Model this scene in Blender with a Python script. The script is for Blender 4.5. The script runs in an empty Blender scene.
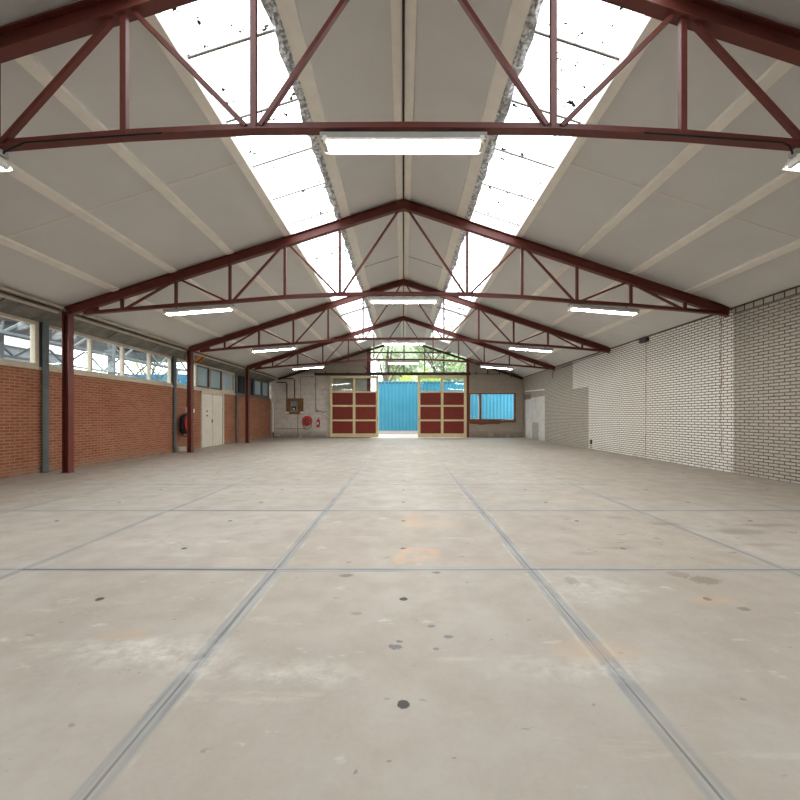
import bpy, bmesh, math, random
from mathutils import Vector, Matrix
random.seed(7)
S = bpy.context.scene
COL = S.collection

# ------------------------------------------------------------------ materials
def newmat(name):
    m = bpy.data.materials.new(name); m.use_nodes = True
    nt = m.node_tree
    for n in list(nt.nodes): nt.nodes.remove(n)
    out = nt.nodes.new('ShaderNodeOutputMaterial')
    return m, nt, out

class NB:
    """small node-building helper"""
    def __init__(s, nt): s.nt = nt
    def n(s, t, **kw):
        x = s.nt.nodes.new(t)
        for k, v in kw.items(): setattr(x, k, v)
        return x
    def put(s, sock, v):
        if isinstance(v, bpy.types.NodeSocket): s.nt.links.new(v, sock)
        else: sock.default_value = v
    def math(s, op, a, b=0.0, c=None, clamp=False):
        x = s.n('ShaderNodeMath', operation=op, use_clamp=clamp)
        s.put(x.inputs[0], a); s.put(x.inputs[1], b)
        if c is not None: s.put(x.inputs[2], c)
        return x.outputs[0]
    def mix(s, f, a, b, blend='MIX'):
        x = s.n('ShaderNodeMix', data_type='RGBA', blend_type=blend)
        s.put(x.inputs[0], f)
        s.put(x.inputs[6], a if isinstance(a, bpy.types.NodeSocket) else (*a, 1)[:4])
        s.put(x.inputs[7], b if isinstance(b, bpy.types.NodeSocket) else (*b, 1)[:4])
        return x.outputs[2]
    def noise(s, vec, scale, detail=4, rough=.55, dist=0.0):
        x = s.n('ShaderNodeTexNoise')
        if vec is not None: s.put(x.inputs['Vector'], vec)
        x.inputs['Scale'].default_value = scale
        x.inputs['Detail'].default_value = detail
        x.inputs['Roughness'].default_value = rough
        x.inputs['Distortion'].default_value = dist
        return x.outputs[0]
    def rng(s, v, a, b, c=0.0, d=1.0, smooth=False):
        x = s.n('ShaderNodeMapRange', interpolation_type='SMOOTHSTEP' if smooth else 'LINEAR')
        s.put(x.inputs[0], v)
        x.inputs[1].default_value = a; x.inputs[2].default_value = b
        x.inputs[3].default_value = c; x.inputs[4].default_value = d
        return x.outputs[0]
    def world(s):
        g = s.n('ShaderNodeNewGeometry'); return g.outputs['Position']
    def obj(s):
        return s.n('ShaderNodeTexCoord').outputs['Object']
    def sep(s, v):
        x = s.n('ShaderNodeSeparateXYZ'); s.put(x.inputs[0], v); return x.outputs
    def comb(s, a, b, c=0.0):
        x = s.n('ShaderNodeCombineXYZ'); s.put(x.inputs[0], a); s.put(x.inputs[1], b); s.put(x.inputs[2], c)
        return x.outputs[0]
    def vscale(s, v, sc):
        x = s.n('ShaderNodeVectorMath', operation='MULTIPLY'); s.put(x.inputs[0], v); x.inputs[1].default_value = sc
        return x.outputs[0]
    def bump(s, h, strength=.3, dist=.01):
        x = s.n('ShaderNodeBump'); x.inputs['Strength'].default_value = strength; x.inputs['Distance'].default_value = dist
        s.put(x.inputs['Height'], h); return x.outputs[0]
    def bsdf(s, col, rough=.6, spec=.3, metal=0.0, normal=None):
        x = s.n('ShaderNodeBsdfPrincipled')
        s.put(x.inputs['Base Color'], col if isinstance(col, bpy.types.NodeSocket) else (*col, 1)[:4])
        s.put(x.inputs['Roughness'], rough)
        x.inputs['Specular IOR Level'].default_value = spec
        x.inputs['Metallic'].default_value = metal
        if normal is not None: s.put(x.inputs['Normal'], normal)
        return x.outputs[0]

def paint(name, col, var=.12, scale=9, rough=.55, spec=.3, metal=0.0, dirt=None, dirt_amt=.5, dscale=3, bump=0.0):
    m, nt, out = newmat(name); b = NB(nt); p = b.world()
    n1 = b.noise(p, scale, 5)
    lo = tuple(c*(1-var) for c in col); hi = tuple(min(1, c*(1+var)) for c in col)
    c = b.mix(b.rng(n1, .3, .7), lo, hi)
    if dirt:
        d = b.rng(b.noise(p, dscale, 6, .65), .52, .7, 0, dirt_amt)
        c = b.mix(d, c, dirt)
    nor = b.bump(b.noise(p, scale*6, 3), bump, .005) if bump else None
    nt.links.new(b.bsdf(c, rough, spec, metal, nor), out.inputs[0])
    return m

M = {}
M['red_steel'] = paint('red_oxide_paint', (.135, .030, .022), .14, 6, .45, .35, dirt=(.10, .035, .025), dirt_amt=.4)
M['dark_steel'] = paint('dark_brown_steel', (.042, .024, .020), .2, 6, .5)
M['grey_steel'] = paint('grey_post_paint', (.105, .125, .13), .12, 5, .5, dirt=(.08, .075, .065), dirt_amt=.5)
M['cream_wood'] = paint('cream_painted_wood', (.52, .45, .35), .1, 7, .55, dirt=(.30, .22, .14), dirt_amt=.45)
M['purlin'] = paint('cream_purlin', (.84, .80, .725), .05, 5, .6)
M['door_cream'] = paint('yellowish_cream_paint', (.56, .47, .27), .08, 8, .5, dirt=(.38, .30, .17), dirt_amt=.3)
M['door_red'] = paint('dark_red_boards', (.155, .024, .017), .1, 5, .5, .15, dirt=(.11, .025, .02), dirt_amt=.4)
M['white_door'] = paint('off_white_door_paint', (.62, .57, .49), .05, 4, .5, dirt=(.46, .40, .33), dirt_amt=.3)
M['white_plastic'] = paint('white_plastic', (.70, .68, .63), .04, 9, .4)
M['white_enamel'] = paint('white_enamel', (.78, .74, .66), .03, 9, .4)
M['lamp_grey'] = paint('lamp_housing_grey', (.33, .32, .30), .06, 9, .45)
M['black_rubber'] = paint('black_rubber', (.012, .012, .013), .2, 12, .55)
M['signal_red'] = paint('signal_red_paint', (.46, .030, .022), .1, 8, .35)
M['blue_hub'] = paint('blue_grey_hub', (.09, .20, .30), .1, 8, .4)
M['dark_pipe'] = paint('dark_conduit', (.045, .040, .036), .2, 8, .5)
M['grey_pipe'] = paint('grey_conduit', (.20, .185, .165), .15, 8, .5)
M['board_wood'] = paint('brown_board', (.20, .105, .045), .25, 9, .6, dirt=(.10, .05, .025), dirt_amt=.6)
M['orange_board'] = paint('orange_brown_board', (.38, .15, .035), .25, 14, .55, dirt=(.16, .07, .02), dirt_amt=.6)
M['rust_frame'] = paint('red_brown_window_wood', (.17, .060, .035), .15, 9, .55, dirt=(.30, .12, .05), dirt_amt=.4)
M['grey_sash'] = paint('grey_brown_sash', (.13, .115, .10), .15, 8, .55)
M['metal_box'] = paint('grey_metal_box', (.25, .25, .24), .1, 9, .4, metal=.3)
M['black'] = paint('black_plastic', (.015, .015, .016), .1, 9, .4)
M['dark_rebate'] = paint('dark_seam', (.07, .055, .04), .2, 9, .8)
M['pale_seam'] = paint('pale_seam_strip', (.72, .68, .61), .04, 5, .6)
M['plinth'] = paint('pale_plaster_plinth', (.38, .33, .27), .12, 6, .8, dirt=(.25, .20, .15), dirt_amt=.6)

def ceiling_mat():
    m, nt, out = newmat('ceiling_board'); b = NB(nt); p = b.world()
    c = b.mix(b.rng(b.noise(p, 1.3, 4), .3, .7), (.64, .63, .61), (.68, .67, .65))
    nt.links.new(b.bsdf(c, .75, .15), out.inputs[0]); return m
M['ceiling'] = ceiling_mat()

def brick_mat(name, axis, c1, c2, mortar, rowh=.0645, bw=.222, msize=.010, bumpd=.012, post=None, bstr=.6):
    m, nt, out = newmat(name); b = NB(nt); p = b.world(); x, y, z = b.sep(p)[:3]
    u = x if axis == 'x' else y
    vec = b.comb(u, z)
    t = b.n('ShaderNodeTexBrick'); t.offset = .5; t.squash = 1.0
    b.put(t.inputs['Vector'], vec)
    t.inputs['Scale'].default_value = 1
    t.inputs['Brick Width'].default_value = bw; t.inputs['Row Height'].default_value = rowh
    t.inputs['Mortar Size'].default_value = msize; t.inputs['Mortar Smooth'].default_value = .25; t.inputs['Bias'].default_value = 0
    t.inputs['Color1'].default_value = (*c1, 1); t.inputs['Color2'].default_value = (*c2, 1); t.inputs['Mortar'].default_value = (*mortar, 1)
    c = t.outputs['Color']
    n = b.noise(p, 1.7, 6, .6); n2 = b.noise(p, 22, 3)
    c = b.mix(b.rng(n, .3, .7, 0, .35), c, tuple(v*.72 for v in c1))
    c = b.mix(b.rng(n2, .35, .75, 0, .25), c, tuple(min(1, v*1.25) for v in c2))
    if post: c = post(b, p, x, y, z, c, t)
    nor = b.bump(b.math('SUBTRACT', 1.0, t.outputs['Fac']), bstr, bumpd)
    nt.links.new(b.bsdf(c, .8, .15, 0, nor), out.inputs[0]); return m

def red_post(b, p, x, y, z, c, t):
    d = b.rng(b.noise(p, 5, 6, .7), .60, .72, 0, .6)              # sooty blotches
    c = b.mix(d, c, (.10, .05, .035))
    low = b.math('MULTIPLY', b.rng(z, .02, .28, 1, 0), b.rng(b.noise(p, 4, 5), .35, .6))
    return b.mix(b.math('MULTIPLY', low, .8), c, (.26, .19, .13))
M['red_brick'] = brick_mat('red_brick', 'y', (.24, .070, .036), (.33, .122, .064), (.35, .25, .17), post=red_post)

def white_post(b, p, x, y, z, c, t):
    fac = t.outputs['Fac']
    jig = b.math('MULTIPLY', b.math('SUBTRACT', b.noise(p, 6, 3), .5), .10)
    yy = b.math('ADD', y, jig)
    def gate(v, a, e=.015): return b.rng(v, a-e, a+e)
    m1 = b.math('MULTIPLY', gate(yy, 8.72), b.math('SUBTRACT', 1.0, gate(yy, 15.55)))
    m2 = b.math('MULTIPLY', b.math('MULTIPLY', gate(yy, 15.5), b.math('SUBTRACT', 1.0, gate(yy, 17.0))), gate(z, 2.39))
    painted = b.math('MAXIMUM', m1, m2)
    # the far whitewashed infill with its bare patch
    m3 = b.math('MULTIPLY', b.math('MULTIPLY', gate(yy, 20.35), b.math('SUBTRACT', 1.0, gate(yy, 23.55))), b.math('SUBTRACT', 1.0, gate(z, 2.28)))
    patch = b.math('MULTIPLY', b.math('MULTIPLY', gate(yy, 21.3), b.math('SUBTRACT', 1.0, gate(yy, 22.35))), b.math('SUBTRACT', 1.0, gate(z, .92)))
    m3 = b.math('MULTIPLY', m3, b.math('SUBTRACT', 1.0, b.math('MULTIPLY', patch, .8)))
    white = b.mix(fac, (.82, .79, .745), (.18, .16, .135))
    white = b.mix(b.rng(b.noise(p, 2.5, 6, .6), .35, .75, 0, .3), white, (.66, .62, .57))
    c = b.mix(painted, c, white)
    c = b.mix(b.math('MULTIPLY', m3, .92), c, b.mix(b.rng(b.noise(p, 3, 5), .3, .7), (.70, .69, .67), (.56, .54, .51)))
    t2 = b.n('ShaderNodeTexBrick'); t2.offset = 0.0; b.put(t2.inputs['Vector'], b.comb(y, b.math('SUBTRACT', z, 3.44)))
    t2.inputs['Scale'].default_value = 1; t2.inputs['Brick Width'].default_value = .222; t2.inputs['Row Height'].default_value = .135; t2.inputs['Mortar Size'].default_value = .016
    t2.inputs['Color1'].default_value = (.40, .355, .30, 1); t2.inputs['Color2'].default_value = (.46, .41, .345, 1); t2.inputs['Mortar'].default_value = (.085, .07, .055, 1)
    top = b.math('MULTIPLY', gate(z, 3.435, .004), b.math('SUBTRACT', 1.0, gate(y, 8.72)))
    c = b.mix(top, c, t2.outputs['Color'])
    bp = b.math('MULTIPLY', b.math('MULTIPLY', gate(yy, 22.55, .05), b.math('SUBTRACT', 1.0, gate(yy, 23.9))), b.math('MULTIPLY', gate(z, 2.22), b.math('SUBTRACT', 1.0, gate(z, 2.52, .05))))
    c = b.mix(b.math('MULTIPLY', bp, .8), c, (.17, .115, .075))
    # two vertical cracks with rust
    for y0, za, zb in ((11.86, .1, 3.4), (9.06, .35, 3.5)):
        wob = b.math('MULTIPLY', b.math('SUBTRACT', b.noise(b.comb(y0, z), 3.0, 5, .7), .5), .16)
        d = b.math('ABSOLUTE', b.math('SUBTRACT', b.math('SUBTRACT', y, y0), wob))
        rust = b.math('MULTIPLY', b.rng(d, .010, .034, 1, 0), b.rng(b.noise(b.comb(y0, z, 3), 3.6, 4), .42, .58))
        rust = b.math('MULTIPLY', rust, b.math('MULTIPLY', gate(z, za, .1), b.math('SUBTRACT', 1.0, gate(z, zb, .1))))
        c = b.mix(b.math('MULTIPLY', rust, .8), c, (.42, .22, .11))
        dark = b.math('MULTIPLY', b.rng(d, .006, .014, 1, 0), b.math('MULTIPLY', gate(z, za, .1), b.math('SUBTRACT', 1.0, gate(z, zb, .1))))
        c = b.mix(b.math('MULTIPLY', dark, .8), c, (.06, .045, .035))
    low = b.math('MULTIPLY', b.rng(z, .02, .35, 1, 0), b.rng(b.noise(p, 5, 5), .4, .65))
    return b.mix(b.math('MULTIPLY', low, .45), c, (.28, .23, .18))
M['sand_brick'] = brick_mat('sand_lime_brick', 'y', (.43, .39, .335), (.49, .45, .39), (.085, .07, .055), msize=.0135, bumpd=.018, post=white_post, bstr=.8)

def back_post(b, p, x, y, z, c, t):
    wash = b.math('MULTIPLY', b.rng(x, -2.0, -1.9, 1, 0), b.rng(z, 3.72, 3.8, 1, 0))
    c = b.mix(b.math('MULTIPLY', b.math('MULTIPLY', wash, b.math('MULTIPLY_ADD', t.outputs['Fac'], -.6, 1.0)), b.rng(b.noise(p, 3, 7, .7), .3, .6, .35, .85)), c, (.74, .69, .63))
    d = b.rng(b.noise(p, 2.2, 7, .7), .55, .70, 0, .42)
    c = b.mix(d, c, (.24, .20, .16))
    low = b.math('MULTIPLY', b.rng(z, .1, .5, 1, 0), b.rng(b.noise(p, 3, 5), .3, .5))
    return b.mix(b.math('MULTIPLY', low, .8), c, (.17, .14, .11))
M['back_brick'] = brick_mat('grey_back_brick', 'x', (.36, .31, .25), (.42, .36, .295), (.20, .165, .13), rowh=.075, post=back_post)

def gutter_mat():
    m, nt, out = newmat('weathered_grey_gutter'); b = NB(nt); p = b.world(); x, y, z = b.sep(p)[:3]
    c = b.mix(b.rng(b.noise(p, 2.6, 7, .65), .3, .7), (.10, .095, .08), (.27, .255, .225))
    c = b.mix(b.rng(b.noise(p, 7, 6, .7), .60, .72, 0, .7), c, (.10, .06, .035))
    rip = b.math('SINE', b.math('MULTIPLY', y, 36))
    nt.links.new(b.bsdf(c, .7, .2, .0, b.bump(rip, .35, .01)), out.inputs[0]); return m
M['gutter'] = gutter_mat()

def foil_mat():
    m, nt, out = newmat('crumpled_foil'); b = NB(nt); p = b.world()
    n = b.noise(p, 15, 5, .7)
    c = b.mix(b.rng(n, .44, .56), (.30, .30, .30), (.88, .89, .90))
    nt.links.new(b.bsdf(c, .35, .5, .2, b.bump(n, 1.0, .04)), out.inputs[0]); return m
M['foil'] = foil_mat()

def floor_mat():
    m, nt, out = newmat('concrete_slab_floor'); b = NB(nt); p = b.world(); x, y, z = b.sep(p)[:3]
    P = 2.03
    n1 = b.noise(p, .55, 5, .55); n2 = b.noise(p, 3.2, 7, .62); n3 = b.noise(p, 38, 4, .7)
    c = b.mix(b.rng(n1, .3, .7), (.318, .292, .257), (.425, .400, .365))
    c = b.mix(b.rng(n2, .40, .72, 0, .6), c, (.285, .255, .215))
    c = b.mix(b.rng(n3, .35, .7, 0, .22), c, (.47, .43, .37))
    # tone of each single slab
    ix = b.math('FLOOR', b.math('DIVIDE', b.math('ADD', x, P/2), P)); iy = b.math('FLOOR', b.math('DIVIDE', b.math('SUBTRACT', y, 3.22), P))
    wn = b.n('ShaderNodeTexWhiteNoise', noise_dimensions='2D'); b.put(wn.inputs['Vector'], b.comb(ix, iy))
    c = b.mix(b.math('MULTIPLY', wn.outputs[0], .42), c, (.30, .255, .205))
    # bare brownish dust along both long walls
    edge = b.rng(b.math('ABSOLUTE', x), 3.6, 7.4, 0, 1, True)
    c = b.mix(b.math('MULTIPLY', edge, .55), c, (.25, .21, .165))
    # long scuffs
    sc = b.noise(b.vscale(p, (.5, 2.4, 1)), 1.6, 7, .68)
    c = b.mix(b.rng(sc, .60, .75, 0, .5), c, (.56, .53, .48))
    sp = b.noise(b.vscale(p, (.7, 1.2, 1)), 2.7, 8, .72)
    c = b.mix(b.rng(sp, .655, .70, 0, .45), c, (.22, .20, .175))
    # crumbs and drips, thickest on the slabs right of the middle lane
    mk1 = b.noise(b.vscale(p, (5.0, 9.0, 1)), 1.0, 3, .55)
    reg = b.math('MULTIPLY', b.rng(x, 1.0, 1.6), b.math('MULTIPLY', b.rng(y, 3.2, 3.5), b.rng(y, 4.9, 5.6, 1, 0)))
    c = b.mix(b.math('MULTIPLY', b.rng(b.math('MULTIPLY_ADD', reg, .055, mk1), .70, .725), .6), c, (.19, .165, .14))
    mk2 = b.noise(b.vscale(p, (14.0, 22.0, 1)), 1.0, 3, .5)
    c = b.mix(b.math('MULTIPLY', b.rng(mk2, .715, .735), .6), c, (.15, .13, .11))
    mk3 = b.noise(b.vscale(p, (3.0, 6.5, 1.7)), 1.0, 6, .65)
    c = b.mix(b.rng(mk3, .63, .72, 0, .55), c, (.60, .575, .53))
    # steel-edged joints
    wv = b.math('MULTIPLY', b.math('SUBTRACT', n2, .5), .03)
    dx = b.math('ABSOLUTE', b.math('SUBTRACT', b.math('PINGPONG', b.math('ADD', x, 1.015), P/2), 0))
    dy = b.math('PINGPONG', b.math('SUBTRACT', y, 3.22), P/2)
    breaks = b.rng(b.noise(p, 1.1, 3), .30, .50, .4, 1)
    inner = b.rng(b.math('ABSOLUTE', x), 1.3, 1.8, 1, .8)
    mx = b.math('MULTIPLY', b.math('MULTIPLY', b.rng(b.math('ADD', dx, wv), .040, .058, 1, 0), breaks), b.math('MULTIPLY', inner, b.rng(y, 6, 18, 1, .4)))
    my = b.math('MULTIPLY', b.rng(b.math('ADD', dy, wv), .034, .052, 1, 0), b.math('MULTIPLY', breaks, b.rng(y, 5.5, 12, 1.0, .5)))
    streak = b.noise(b.vscale(p, (30, 1.3, 1)), 1.0, 5, .6)
    streak2 = b.noise(b.vscale(p, (1.3, 30, 1)), 1.0, 5, .6)
    streak = b.math('ADD', b.math('MULTIPLY', streak, b.math('GREATER_THAN', mx, my)), b.math('MULTIPLY', streak2, b.math('LESS_THAN', mx, b.math('ADD', my, .0001))))
    steel = b.mix(b.rng(streak, .35, .65), (.175, .19, .20), (.33, .345, .35))
    steel = b.mix(b.rng(y, 6, 14, 0, .7), steel, (.46, .44, .41))
    c = b.mix(b.math('MULTIPLY', b.math('MAXIMUM', mx, my), .85), c, steel)
    wl = b.math('MULTIPLY', b.rng(b.math('ABSOLUTE', b.math('SUBTRACT', dx, .062)), .004, .016, 1, 0), b.rng(b.noise(p, 2.3, 4), .48, .6))
    c = b.mix(b.math('MULTIPLY', wl, .3), c, (.58, .55, .50))
    gx = b.rng(dx, .004, .008, 1, 0); gy = b.rng(dy, .006, .011, 1, 0)
    c = b.mix(b.math('MULTIPLY', gx, b.rng(y, 3.5, 9, .65, .15)), c, (.09, .085, .08))
    c = b.mix(b.math('MULTIPLY', gy, b.rng(b.noise(b.comb(b.math('MULTIPLY', ix, 3.7), iy), 5, 2), .4, .6, .35, .9)), c, (.10, .10, .10))
    own = b.math('MULTIPLY', b.math('MULTIPLY', b.math('LESS_THAN', ix, -.5), b.math('GREATER_THAN', ix, -1.5)), b.rng(y, 5.6, 5.9, 1, 0))
    c = b.mix(b.math('MULTIPLY', b.rng(dy, .011, .017, .9, 0), own), c, (.06, .06, .062))
    # lifting holes: two on the centre line of each slab
    hx = b.math('PINGPONG', x, P/2)
    hy = b.math('ABSOLUTE', b.math('SUBTRACT', b.math('PINGPONG', b.math('SUBTRACT', y, 3.22), P/2), .52))
    hd = b.math('SQRT', b.math('ADD', b.math('POWER', hx, 2.0), b.math('POWER', hy, 2.0)))
    hn = b.math('ADD', hd, b.math('MULTIPLY', b.math('SUBTRACT', n3, .5), .02))
    c = b.mix(b.rng(hn, .023, .029, .95, 0), c, (.022, .019, .017))
    # single stains and patches, each with its own outline
    splot = b.rng(b.noise(p, 9, 7, .7), .40, .66, .05, 1)
    dvf = b.math('SUBTRACT', b.noise(p, 34, 4, .65), .5)
    dvx = b.math('MULTIPLY', b.math('SUBTRACT', b.noise(p, 7, 4), .5), 1.0)
    stains = [  # x, y, rx, ry, softness, colour, amount
        (-.03, 3.48, .055, .12, .6, (.52, .33, .20), .5), (.02, 3.66, .05, .10, .6, (.52, .33, .20), .5), (.16, 3.71, .14, .045, .6, (.52, .33, .20), .5),
        (.28, 3.64, .05, .08, .6, (.52, .33, .20), .5), (.20, 3.52, .10, .05, .6, (.52, .33, .20), .45), (.10, 3.43, .08, .05, .6, (.52, .33, .20), .45), (.10, 4.75, .10, .35, .9, (.52, .33, .19), .35),
        (.38, 4.6, .25, .2, .9, (.50, .36, .24), .28),
        (2.24, 3.01, .105, .075, .25, (.20, .165, .13), .75), (2.13, 3.13, .07, .06, .3, (.21, .175, .14), .7),
        (2.16, 2.565, .04, .024, .3, (.15, .13, .12), .8), (2.05, 2.68, .12, .06, .9, (.45, .30, .17), .45), (2.85, 2.2, .35, .15, .9, (.52, .38, .25), .45),
        (-.045, 2.14, .034, .025, .3, (.14, .14, .15), .9), (-.02, 2.19, .018, .014, .3, (.14, .14, .15), .9), (.25, 2.235, .024, .017, .3, (.14, .14, .15), .8),
        (.16, 2.35, .022, .015, .3, (.16, .16, .16), .8), (.17, 2.12, .015, .012, .3, (.16, .16, .16), .8), (-.44, 3.10, .05, .03, .6, (.13, .13, .13), .8),
        (.26, 3.16, .03, .02, .5, (.12, .12, .12), .8), (-.29, 2.5, .035, .02, .6, (.20, .19, .18), .7),
        (-1.35, 2.1, .34, .12, 1.2, (.62, .60, .56), .75), (-.98, 2.0, .18, .1, 1.2, (.60, .58, .54), .5), (-2.3, 3.9, .5, .10, 1.2, (.58, .55, .50), .5),
        (-1.75, 3.95, .10, .05, .8, (.62, .60, .56), .3), (.9, 1.95, .35, .08, 1.2, (.60, .58, .54), .55), (-.5, 1.92, .3, .08, 1.2, (.60, .58, .54), .5),
        (1.35, 2.9, .28, .22, 1.2, (.56, .55, .52), .55), (1.25, 3.0, .05, .07, .5, (.22, .2, .18), .6), (1.0, 2.1, .2, .08, 1.0, (.48, .34, .22), .4),
        (3.55, 4.3, .30, .10, .9, (.20, .17, .14), .55), (4.1, 4.55, .30, .07, .9, (.19, .16, .13), .6), (3.0, 4.6, .20, .06, .9, (.20, .17, .14), .55),
        (2.6, 4.9, .14, .05, .9, (.20, .17, .14), .5), (3.45, 3.85, .22, .05, .9, (.20, .17, .14), .5), (1.6, 3.6, .12, .05, .9, (.22, .19, .16), .5),
        (2.0, 3.75, .14, .04, .9, (.22, .19, .16), .5), (-1.55, 2.25, .12, .05, .9, (.44, .30, .19), .4),
    ]
    for (sx, sy, rx, ry, soft, col, amt) in stains:
        ax = b.math('DIVIDE', b.math('SUBTRACT', x, sx), rx); ay = b.math('DIVIDE', b.math('SUBTRACT', y, sy), ry)
        d = b.math('SQRT', b.math('ADD', b.math('MULTIPLY', ax, ax), b.math('MULTIPLY', ay, ay)))
        d = b.math('ADD', d, b.math('MULTIPLY', dvx, 1.5) if soft > .5 else b.math('MULTIPLY_ADD', dvf, 2.2, b.math('MULTIPLY', dvx, .9)))
        mk = b.rng(d, 1.0-soft*.5, 1.0+soft*.5, amt, 0)
        if soft > 1: mk = b.math('MULTIPLY', mk, splot)
        c = b.mix(mk, c, col)
    h = b.math('SUBTRACT', b.math('MULTIPLY', n3, .25), b.math('MAXIMUM', gx, gy))
    r = b.rng(n2, .3, .7, .42, .62)
    nt.links.new(b.bsdf(c, r, .3, 0, b.bump(h, .25, .006)), out.inputs[0]); return m
M['floor'] = floor_mat()

def glass_mat(name, tint, refl=.08):
    m, nt, out = newmat(name); b = NB(nt)
    t = b.n('ShaderNodeBsdfTransparent'); t.inputs[0].default_value = (*tint, 1)
    g = b.n('ShaderNodeBsdfGlossy'); g.inputs['Roughness'].default_value = .02
    lw = b.n('ShaderNodeLayerWeight'); lw.inputs[0].default_value = .5
    mx = b.n('ShaderNodeMixShader'); nt.links.new(b.math('MULTIPLY_ADD', b.math('POWER', lw.outputs[1], 5.0), .9, refl-.04), mx.inputs[0])
    nt.links.new(t.outputs[0], mx.inputs[1]); nt.links.new(g.outputs[0], mx.inputs[2]); nt.links.new(mx.outputs[0], out.inputs[0])
    return m
M['glass'] = glass_mat('window_glass', (.90, .94, .94))
M['dim_glass'] = glass_mat('dirty_dark_glass', (.045, .055, .062))

def frosted_mat():
    m, nt, out = newmat('frosted_pane'); b = NB(nt); p = b.world()
    c = b.mix(b.rng(b.noise(p, 1.2, 4), .3, .7), (.36, .44, .46), (.42, .50, .52))
    d = b.n('ShaderNodeBsdfDiffuse'); nt.links.new(c, d.inputs[0])
    t = b.n('ShaderNodeBsdfTranslucent'); nt.links.new(c, t.inputs[0])
    mx = b.n('ShaderNodeMixShader'); mx.inputs[0].default_value = .25
    nt.links.new(d.outputs[0], mx.inputs[1]); nt.links.new(t.outputs[0], mx.inputs[2]); nt.links.new(mx.outputs[0], out.inputs[0])
    return m
M['frosted'] = frosted_mat()

def leaf_mat(name, col):
    m, nt, out = newmat(name); b = NB(nt); p = b.world()
    c = b.mix(b.rng(b.noise(p, 3, 5), .3, .7), tuple(v*.7 for v in col), tuple(min(1, v*1.25) for v in col))
    d = b.n('ShaderNodeBsdfDiffuse'); nt.links.new(c, d.inputs[0]); t = b.n('ShaderNodeBsdfTranslucent'); nt.links.new(c, t.inputs[0])
    mx = b.n('ShaderNodeMixShader'); mx.inputs[0].default_value = .45
    nt.links.new(d.outputs[0], mx.inputs[1]); nt.links.new(t.outputs[0], mx.inputs[2]); nt.links.new(mx.outputs[0], out.inputs[0]); return m
def sheet_mat():   # clear-to-milky roof sheet, with debris lying on it
    m, nt, out = newmat('milky_roof_sheet'); b = NB(nt); p = b.world(); x, y, z = b.sep(p)[:3]
    t = b.n('ShaderNodeBsdfTransparent'); t.inputs[0].default_value = (.93, .94, .94, 1)
    l = b.n('ShaderNodeBsdfTranslucent'); l.inputs[0].default_value = (.9, .91, .91, 1)
    mx = b.n('ShaderNodeMixShader'); mx.inputs[0].default_value = .22
    nt.links.new(t.outputs[0], mx.inputs[1]); nt.links.new(l.outputs[0], mx.inputs[2])
    n = b.noise(p, 7.5, 4, .62)
    more = b.math('MULTIPLY', b.math('MULTIPLY', b.rng(y, 12.5, 14.5, 0, .075), b.rng(y, 18, 19.5, 1, 0)), b.math('GREATER_THAN', x, 0.0))
    lapd = b.math('PINGPONG', b.math('ADD', y, .4), .5)
    more = b.math('ADD', more, b.rng(lapd, .0, .10, .045, 0))
    deb = b.math('GREATER_THAN', b.math('ADD', n, more), .638)
    d = b.n('ShaderNodeBsdfDiffuse'); d.inputs[0].default_value = (.05, .045, .04, 1)
    m2 = b.n('ShaderNodeMixShader'); nt.links.new(deb, m2.inputs[0]); nt.links.new(mx.outputs[0], m2.inputs[1]); nt.links.new(d.outputs[0], m2.inputs[2])
    nt.links.new(m2.outputs[0], out.inputs[0]); return m
M['sheet'] = sheet_mat()

def emit_mat(name, col, st):
    m, nt, out = newmat(name); b = NB(nt)
    e = b.n('ShaderNodeEmission'); e.inputs[0].default_value = (*col, 1); e.inputs[1].default_value = st
    nt.links.new(e.outputs[0], out.inputs[0]); return m
TUBE = 80.0
M['tube'] = emit_mat('lit_tube', (1.0, .965, .905), TUBE)

def fence_mat():
    m, nt, out = newmat('blue_sheet_metal'); b = NB(nt); p = b.world()
    c = b.mix(b.rng(b.noise(p, .8, 5), .3, .7), (.035, .20, .29), (.05, .235, .33))
    st = b.noise(b.vscale(p, (3, 3, .25)), 2, 5)
    c = b.mix(b.rng(st, .55, .75, 0, .3), c, (.05, .27, .36))
    nt.links.new(b.bsdf(c, .55, .25), out.inputs[0]); return m
M['fence'] = fence_mat()
M['yard'] = paint('yard_concrete', (.36, .33, .30), .15, 2, .8, dirt=(.24, .2, .16), dirt_amt=.5)
M['white_wall'] = paint('white_plinth', (.42, .40, .37), .1, 3, .7, dirt=(.28, .22, .17), dirt_amt=.6)
M['bark'] = paint('bark', (.10, .075, .055), .3, 9, .9)
M['leaf_a'] = leaf_mat('pale_leaves', (.56, .64, .42))
M['leaf_b'] = leaf_mat('grey_green_leaves', (.58, .62, .50))
M['leaf_c'] = leaf_mat('yellow_green_leaves', (.52, .62, .18))
M['roof_sheet'] = paint('grey_roof_sheet', (.17, .18, .19), .15, 2, .6)
M['galv'] = paint('galvanised_steel', (.10, .11, .12), .12, 5, .5)
M['shed_white'] = paint('white_shed_cladding', (.55, .56, .56), .06, 2, .6)
M['shed_grey'] = paint('grey_shed_wall', (.16, .17, .18), .1, 2, .7)
M['cont_blue'] = paint('blue_container_paint', (.03, .13, .22), .15, 3, .5)

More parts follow.
